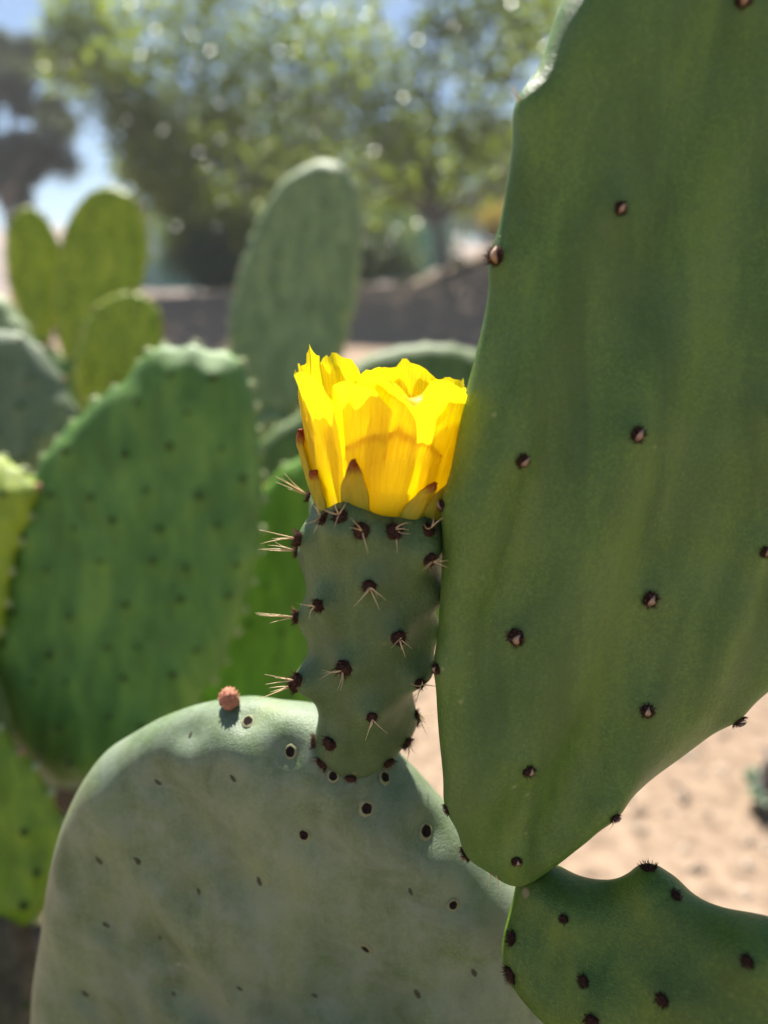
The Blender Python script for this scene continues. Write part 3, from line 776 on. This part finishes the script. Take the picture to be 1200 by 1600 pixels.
# the far side carries areoles too
cen = fb_ + axn * FL * .5
for k in range(22):
    a = R(rg.uniform(15, 165)); t = (k + .5) / 22; rr = np.interp(t, [q[0] for q in prof[:14]], [q[1] for q in prof[:14]]) * PXM
    g = bv.find_nearest(fb_ + axn * FL * t + Vector((math.cos(a) * rr, math.sin(a) * rr, 0))); spots.append((g[0], g[1]))
PF = Pad(); PF.F = ff
nn_sp = [(p, (.0040 if i < 23 or i > 28 else .0022) * (1 if (p - fb_).dot(axn) > .3 * FL else .6), .0038) for i, (p, n_) in enumerate(spots)]
# each tubercle runs down into a soft ridge
nn_sp += [(p - axn * .006, .0012, .0045) for i, (p, n_) in enumerate(spots)]
W = press(fW, ff, nn_sp)
fruit = mesh_obj('fruit', W, ff, M['fruit'], near)
fruit['label'] = 'green unripe fruit covered in brown spiny areoles'
fbv = bvh_of(W, ff)
for i, (p, nm) in enumerate(spots):
    h = fbv.ray_cast(p + nm * .02, -nm); q, n2 = (h[0], h[1]) if h[0] is not None else (p, nm)
    inst('areole', AR['fruit'][rng.randrange(5)], Matrix.Translation(q) @ frame(n2, twist=rng.random() * 6) @ Matrix.Scale(rng.uniform(.82, 1.05) * (.8 if i in (13, 14, 15, 16) else 1), 4), fruit)
    ns = (fr_ar[i][2] + (2 if 0 < fr_ar[i][2] < 4 else 0)) if i < len(fr_ar) else 3
    left = i < len(fr_ar) and fr_ar[i][0] < 500
    for k in range(ns):
        if left:
            d = (n2 * .9 + Vector((-.5, -.1, 0)) + Vector((rng.uniform(-.1, .1), rng.uniform(-.3, .2), rng.uniform(-.3, .42) + (.35 if i == 23 else 0)))).normalized(); Ls = rng.uniform(.005, .0125)
        else:
            ta = rng.uniform(0, 6.28); d = (n2 * rng.uniform(.35, .9) + axn * (.8 * math.sin(ta) - .3) + axn.cross(n2).normalized() * math.cos(ta) * .9).normalized(); Ls = rng.uniform(.003, .0075)
        add_spine(q + n2 * .001, d, Ls, fruit, rng, None if not left else rng.choice([0, 0, 1]), .9 if left else .75)

# ---- flower
fo = at(594, 795, .2096)
flower = bpy.data.objects.new('flower', None); flower.empty_display_size = .02
COL.objects.link(flower); flower.parent = near; flower.matrix_parent_inverse = Matrix.Translation(-f1_foot)
flower['label'] = 'glowing yellow flower with ragged petals and red-tipped sepals'
fl_frame = Matrix.Translation(fo) @ frm.to_4x4()
def petal(name, phi, r0, z0, L, Wd, lean0, lean1, kind, mat, seed, skew=0, cup=.5, curl=0, twist=0, ragged=.0, fold=0):
    """phi 0 right, -90 toward the viewer; lean in degrees from the flower axis at base and tip"""
    rg3 = random.Random(seed); nu, nv = 17, 26; V = []; UVs = []
    ph = R(phi); er = Vector((math.cos(ph), math.sin(ph), 0)); et = Vector((-math.sin(ph), math.cos(ph), 0)); ez = Vector((0, 0, 1))
    # spine curve
    pts = [Vector((0, 0))]; ang = []
    for k in range(nv):
        t = k / (nv - 1); a = R(lean0 + (lean1 - lean0) * t ** 1.3 + (curl * max(0, (t - .78) / .22) ** 1.5)); ang.append(a)
        if k: pts.append(pts[-1] + Vector((math.sin(a), math.cos(a))) * L / (nv - 1))
    so = seed * 3.7; pf = [Vector((0, 0))]; af = []
    for k in range(nv):                                      # the same curve with its tip folded outward
        t = k / (nv - 1); a = ang[k] + R(fold) * min(1, max(0, (t - .86) / .07)); af.append(a)
        if k: pf.append(pf[-1] + Vector((math.sin(a), math.cos(a))) * L / (nv - 1))
    for k in range(nv):
        t = k / (nv - 1)
        for j in range(nu):
            u = j / (nu - 1) * 2 - 1
            if kind == 'sepal':
                w = Wd * (math.sin(math.pi * min(1, .16 + .84 * t) ** .85) ** .8 * (1 if t < .5 else 1)); w = max(w, Wd * .0) if t < 1 else 0
                if t > .55: w = min(w, Wd * (1 - ((t - .55) / .45) ** 1.25))
                top = 0
            else:
                w = Wd * (.52 + .48 * math.sin(min(1, t / .72) * math.pi / 2) ** 1.3)
                top = -(abs(u) ** 2.6) * .21 * L * max(0, (t - .5) / .5) ** 1.2
                if ragged: top += .62 * ragged * L * (noise.noise(Vector((u * 3.1 + so, 0, 1))) + .28 * noise.noise(Vector((u * 11 + so, 0, 5))) + .14 * noise.noise(Vector((u * 25 + so, 0, 9))) - .1) * max(0, (t - .72) / .28)
                if kind == 'point': top += L * .10 * math.exp(-(u / .09) ** 2) * max(0, (t - .8) / .2)
            x = u * w * .5 + skew * t * t * L
            q = pts[k]; a = ang[k]
            if fold:
                fw = min(1, max(0, (-u - .05) / .45)); fw = fw * fw * (3 - 2 * fw); q = q.lerp(pf[k], fw); a = a + (af[k] - a) * fw
            rad = q.x; zz = q.y
            nrm_r, nrm_z = math.cos(a), -math.sin(a)           # outward normal in the radial plane
            cupd = -cup * (u * u) * w * .5 * (1 - .45 * t)
            ruf = .0020 * noise.noise(Vector((u * 2.2 + so, t * 3, 2))) * t + .0007 * noise.noise(Vector((u * 6 + so, t * 5, 7))) * t * t * (1 if kind != 'sepal' else .3)
            rad += (cupd + ruf) * nrm_r + top * math.sin(a); zz += (cupd + ruf) * nrm_z + top * math.cos(a)
            V.append(fl_frame @ (er * (r0 + rad) + et * (x + twist * u * t * .002) + ez * (z0 + zz)))
            UVs.append((j / (nu - 1), t))
    F = [(k * nu + j, k * nu + j + 1, (k + 1) * nu + j + 1, (k + 1) * nu + j) for k in range(nv - 1) for j in range(nu - 1)]
    me = bpy.data.meshes.new(name); me.from_pydata([tuple(v) for v in V], [], F); me.update()
    uvl = me.uv_layers.new(name='UVMap')
    li = np.zeros(len(me.loops), int); me.loops.foreach_get('vertex_index', li)
    uvl.data.foreach_set('uv', np.array(UVs)[li].ravel())
    me.polygons.foreach_set('use_smooth', [True] * len(F)); me.materials.append(mat)
    o = bpy.data.objects.new(name, me); COL.objects.link(o); o.parent = flower
    o.matrix_parent_inverse = Matrix.Identity(4)
    if kind == 'sepal':
        s = o.modifiers.new('thickness', 'SOLIDIFY'); s.thickness = .0006; s.offset = 0
    return o
mm = .001
# sepals (phi, r0, z0, L, W, lean0, lean1, skew)
for k, (phi, r0, z0, L, Wd, l0, l1, sk) in enumerate([
    (-152, 19.9, -1.5, 14.5, 7.0, 20, 4, .05), (-113, 19.6, -1.2, 20, 8.6, 15, 1, .0), (-63, 19.6, -1.6, 15.5, 8.2, 14, 4, .30), (-37, 20.0, -1.6, 20, 12.5, 22, 8, .22),
    (178, 19.7, -1, 24, 10.5, 24, 6, .0), (-6, 19.7, -1, 22, 11, 22, 8, 0), (120, 19.7, -1, 20, 11, 18, 8, 0), (75, 19.7, -1, 20, 11, 18, 8, 0), (30, 19.7, -1, 22, 11, 18, 8, 0)]):
    petal('sepal', phi, r0 * mm, z0 * mm, L * mm, Wd * mm, l0, l1, 'sepal', M['sepal'], 100 + k, sk, .55)
# middle petals
for k, (phi, r0, z0, L, Wd, l0, l1, cu, kd) in enumerate([
    (-84, 18.2, -1.0, 28, 27, 9, 3, 0, 'point'), (-150, 18.2, -.6, 34, 17, 17, 5, 0, 'petal'), (-36, 18.0, -1.0, 32, 19, 14, 3, 0, 'petal'),
    (-8, 18.2, -1, 37, 21, 13, -2, 0, 'petal'), (176, 18.2, -1, 43, 17, 20, 4, -8, 'petal'), (140, 18, -1, 43, 22, 17, 4, 0, 'petal'), (92, 18, -1, 43, 24, 16, 2, 0, 'petal'), (40, 18, -1, 42, 22, 16, 2, 0, 'petal')]):
    petal('petal', phi, r0 * mm, z0 * mm, L * mm, Wd * mm, l0, l1, kd, M['petal_point'] if kd == 'point' else M['petal_mid'], 200 + k, 0, .5, cu, ragged=.05 if kd != 'point' else .02)
# tall inner petals
for k, (phi, r0, z0, L, Wd, l0, l1, cu, rag, fo_) in enumerate([
    (-70, 16.4, -.5, 43, 29, 15, 3, 4, .03, 125), (-96, 15.4, -.5, 42, 20, 14, 3, 0, .08, 0), (-118, 16.2, -.5, 41, 20, 15, 8, 20, .06, 0), (-145, 16.6, -.5, 43, 17, 20, 12, 14, .08, 0), (-172, 16.8, -.5, 44, 16, 21, 6, 0, .12, 0), (162, 17, -.5, 47, 16, 18, 2, 0, .12, 0),
    (-24, 16.2, -.5, 41, 22, 14, 1, 4, .06, 0), (10, 16.2, -.5, 42, 20, 13, -2, 0, .07, 0), (128, 16.2, -.5, 46, 21, 17, 6, 14, .12, 0), (104, 16, -.5, 42, 22, 15, 0, -14, .12, 0), (74, 16, -.5, 45, 23, 14, 2, 8, .12, 0), (46, 16, -.5, 41, 21, 14, 0, -8, .12, 0)]):
    petal('petal', phi, r0 * mm, z0 * mm, L * mm, Wd * mm, l0, l1, 'petal', M['petal'], 300 + k, rg.uniform(-.07, .07), .42, cu, ragged=rag, fold=fo_)
mb = MB(); r4 = random.Random(8)
for k in range(150):
    a = r4.random() * 6.28; r = .003 + .009 * r4.random(); h = r4.uniform(.014, .024)
    p0 = fl_frame @ Vector((math.cos(a) * r, math.sin(a) * r, -.004)); p1 = fl_frame @ Vector((math.cos(a) * r * .9, math.sin(a) * r * .9, h))
    mb.tube([p0, p0.lerp(p1, .6), p1 - (p1 - p0) * .06, p1], [.00025, .00025, .0006, .0004], 4)
st = mb.build('stamens', [M['stamen']]); st.parent = flower; st['kind'] = 'stuff'
mb = MB(); mb.tube([fl_frame @ Vector((0, 0, -.004)), fl_frame @ Vector((0, 0, .02)), fl_frame @ Vector((0, 0, .027))], [.0018, .0022, .0026], 8)
for k in range(6):
    a = k * 1.047; mb.tube([fl_frame @ Vector((0, 0, .025)), fl_frame @ Vector((math.cos(a) * .003, math.sin(a) * .003, .029)), fl_frame @ Vector((math.cos(a) * .0045, math.sin(a) * .0045, .033))], [.0012, .0013, .0007], 6)
so_ = mb.build('stigma', [M['stigma']]); so_.parent = flower

# ---- plants behind
def plant(name, label, foot):
    return thing(name, label, 'cactus', foot, None)
# middle plant
ft = ground_pt(at(330, 1200, 0.68)); ft = Vector((ft.x, ft.y + .10, 0))
mid = plant('prickly_pear', 'mid-green prickly pear with wide spotted pad behind the fruit', ft)
M1 = [(245, 552), (285, 546), (330, 552), (368, 568), (390, 620), (400, 690), (404, 780), (398, 870), (374, 960), (340, 1040), (290, 1110), (230, 1170), (160, 1208), (90, 1212), (30, 1160), (-20, 1060), (-25, 970), (5, 880), (40, 790), (80, 712), (125, 658), (180, 612), (222, 578)]
blurred_pad(mid, M1, (230, 820), 0.571, 4, 14, M['pad_mid'], .011, .018, .030, .0135, .0036, .0044, 51, wav=.003, scale=.95)['label'] = 'wide mid-green pad with dark areoles and beaded sunlit rim'
M2 = [(395, 812), (425, 750), (480, 712), (560, 700), (640, 706), (690, 760), (705, 850), (697, 950), (668, 1010), (600, 1080), (500, 1130), (400, 1160), (310, 1150), (290, 1090), (330, 1000), (370, 900)]
blurred_pad(mid, M2, (480, 930), 0.68, -6, 12, M['pad_mid_b'], .010, .017, .034, .02, .002, .005, 52)['label'] = 'bright green pad tucked behind the fruit'
M4 = [(400, 705), (430, 672), (480, 638), (530, 590), (580, 556), (650, 540), (720, 543), (770, 565), (820, 620), (830, 720), (780, 820), (680, 870), (560, 862), (460, 815), (405, 765)]
blurred_pad(mid, M4, (620, 720), 0.898, 0, 20, M['pad_olive'], .012, .02, .04, .025, .0012, .006, 53)['label'] = 'round olive pad behind the yellow flower'
support(mid, at(230, 1185, 0.571), ft, M['pad_mid'], .16, 60)
oval_pad(mid, at(400, 1130, 0.68), at(330, 1420, 0.626), .12, .016, M['pad_mid'], seed=65)
oval_pad(mid, at(520, 840, 0.898), at(430, 1110, 0.762), .13, .016, M['pad_mid'], seed=66)

# tall pale pad on its own stem
ft = Vector((at(400, 900, 1.156).x - .02, 1.30, 0))
tall = plant('prickly_pear', 'pale grey-green prickly pear raising one tall narrow pad', ft)
B1 = [(365, 600), (360, 520), (372, 440), (396, 370), (430, 302), (470, 265), (510, 253), (540, 268), (560, 312), (564, 380), (556, 460), (540, 530), (515, 590), (480, 638), (440, 655), (392, 640)]
blurred_pad(tall, B1, (460, 450), 1.088, -8, 12, M['pad_grey'], .012, .018, .036, .017, .0022, .005, 54)['label'] = 'tall pale pad with beaded rim against the dark tree'
support(tall, at(430, 640, 1.088), ft, M['pad_grey'], .16, 70)

# three young lime pads
ft = Vector((at(110, 900, 1.292).x, 1.38, 0))
lime = plant('prickly_pear', 'young prickly pear with three small lime pads edged in red buds', ft)
for k, (ol, an, d, az) in enumerate([
    ([(10, 375), (25, 334), (50, 325), (75, 347), (92, 392), (92, 450), (80, 520), (60, 545), (35, 500), (15, 440)], (50, 430), 1.251, 12),
    ([(90, 420), (106, 350), (140, 304), (175, 294), (209, 312), (229, 370), (224, 430), (200, 500), (160, 560), (120, 590), (95, 540), (86, 480)], (160, 440), 1.224, 0),
    ([(119, 590), (126, 530), (150, 482), (190, 459), (225, 462), (249, 490), (251, 540), (235, 590), (190, 630), (140, 648)], (185, 550), 1.088, -6)]):
    blurred_pad(lime, ol, an, d, az, 12, M['pad_lime'], .007, .012, .02, .012, .0016, .004, 80 + k, rimkind='small_red', scale=1.0)
oval_pad(lime, at(110, 560, 1.224), at(130, 860, 1.251), .16, .016, M['pad_mid'], seed=85)
oval_pad(lime, at(60, 530, 1.251), at(110, 760, 1.251), .11, .014, M['pad_mid'], seed=86)
support(lime, at(130, 850, 1.251), ft, M['pad_mid'], .16, 87)

# dull grey plant at the left edge
ft = Vector((at(0, 900, 0.843).x - .02, .92, 0))
grey = plant('prickly_pear', 'dull grey-green prickly pear with pale sunlit pad rims behind the spotted pad', ft)
L2 = [(-80, 590), (-40, 530), (0, 518), (40, 528), (80, 562), (106, 612), (119, 660), (98, 700), (60, 733), (20, 745), (-40, 722), (-85, 650)]
blurred_pad(grey, L2, (20, 630), 0.789, 14, 18, M['pad_dull'], .014, .02, .03, .024, .002, .006, 90)
L5 = [(-90, 520), (-40, 470), (0, 462), (28, 490), (52, 530), (60, 580), (20, 640), (-50, 640), (-95, 590)]
blurred_pad(grey, L5, (-10, 550), 0.979, 20, 25, M['pad_grey'], .014, .02, .03, .024, .002, .006, 91)
support(grey, at(20, 730, 0.789), ft, M['pad_dull'], .14, 92)

# lime plant low at the left edge
ft = Vector((at(-30, 1500, 0.544).x - .03, .52, 0))
low = plant('prickly_pear', 'lime-green prickly pear with pale rim bumps over a brown woody stem', ft)
L3 = [(-100, 740), (-40, 716), (0, 720), (34, 742), (55, 766), (46, 800), (26, 842), (12, 900), (-8, 1000), (-60, 1040), (-120, 980), (-130, 860)]
blurred_pad(low, L3, (-20, 860), 0.544, 8, 20, M['pad_lime'], .010, .015, .026, .014, .003, .0045, 95, rimkind='bead')
L4 = [(-110, 1190), (-50, 1150), (-5, 1148), (36, 1186), (72, 1240), (96, 1300), (90, 1372), (62, 1420), (20, 1442), (-40, 1425), (-110, 1340)]
blurred_pad(low, L4, (0, 1300), 0.503, 6, 18, M['pad_lime_dark'], .010, .015, .026, .012, .003, .0045, 96, rimkind='bead')
oval_pad(low, at(-60, 1000, 0.544), at(-60, 1320, 0.53), .08, .014, M['pad_olive'], seed=97)
oval_pad(low, at(10, 1410, 0.503), at(0, 1800, 0.462), .05, .016, M['woody'], seed=98, name='stem_joint')
oval_pad(low, at(-70, 1310, 0.524), at(-20, 1800, 0.49), .06, .018, M['woody'], seed=99, name='stem_joint')
support(low, at(-15, 1760, 0.469), ft, M['woody'], .09, 100)

# ---------------------------------------------------------------- haze volume added to imitate lens glare over the far trees
def glare_haze_box():
    x0, x1, y0, y1, z0, z1 = -420, 420, -70, 620, -1.5, 24
    v = [(x, y, z) for x in (x0, x1) for y in (y0, y1) for z in (z0, z1)]
    o = mesh_obj('haze', v, [(0, 1, 3, 2), (4, 6, 7, 5), (0, 4, 5, 1), (2, 3, 7, 6), (1, 5, 7, 3), (0, 2, 6, 4)], None, None, False)
    m = bpy.data.materials.new('added_glare_haze'); m.use_nodes = True; nt = m.node_tree; nt.nodes.clear()
    out = nt.nodes.new('ShaderNodeOutputMaterial'); v_ = nt.nodes.new('ShaderNodeVolumePrincipled')
    v_.inputs['Color'].default_value = (.93, .95, 1, 1); v_.inputs['Density'].default_value = HAZE; v_.inputs['Anisotropy'].default_value = .35
    nt.links.new(v_.outputs[0], out.inputs['Volume']); o.data.materials.append(m)
    tag(o, 'thin pale haze added to imitate lens glare over the far trees', 'haze', kind='stuff')
HAZE = .0014
glare_haze_box()
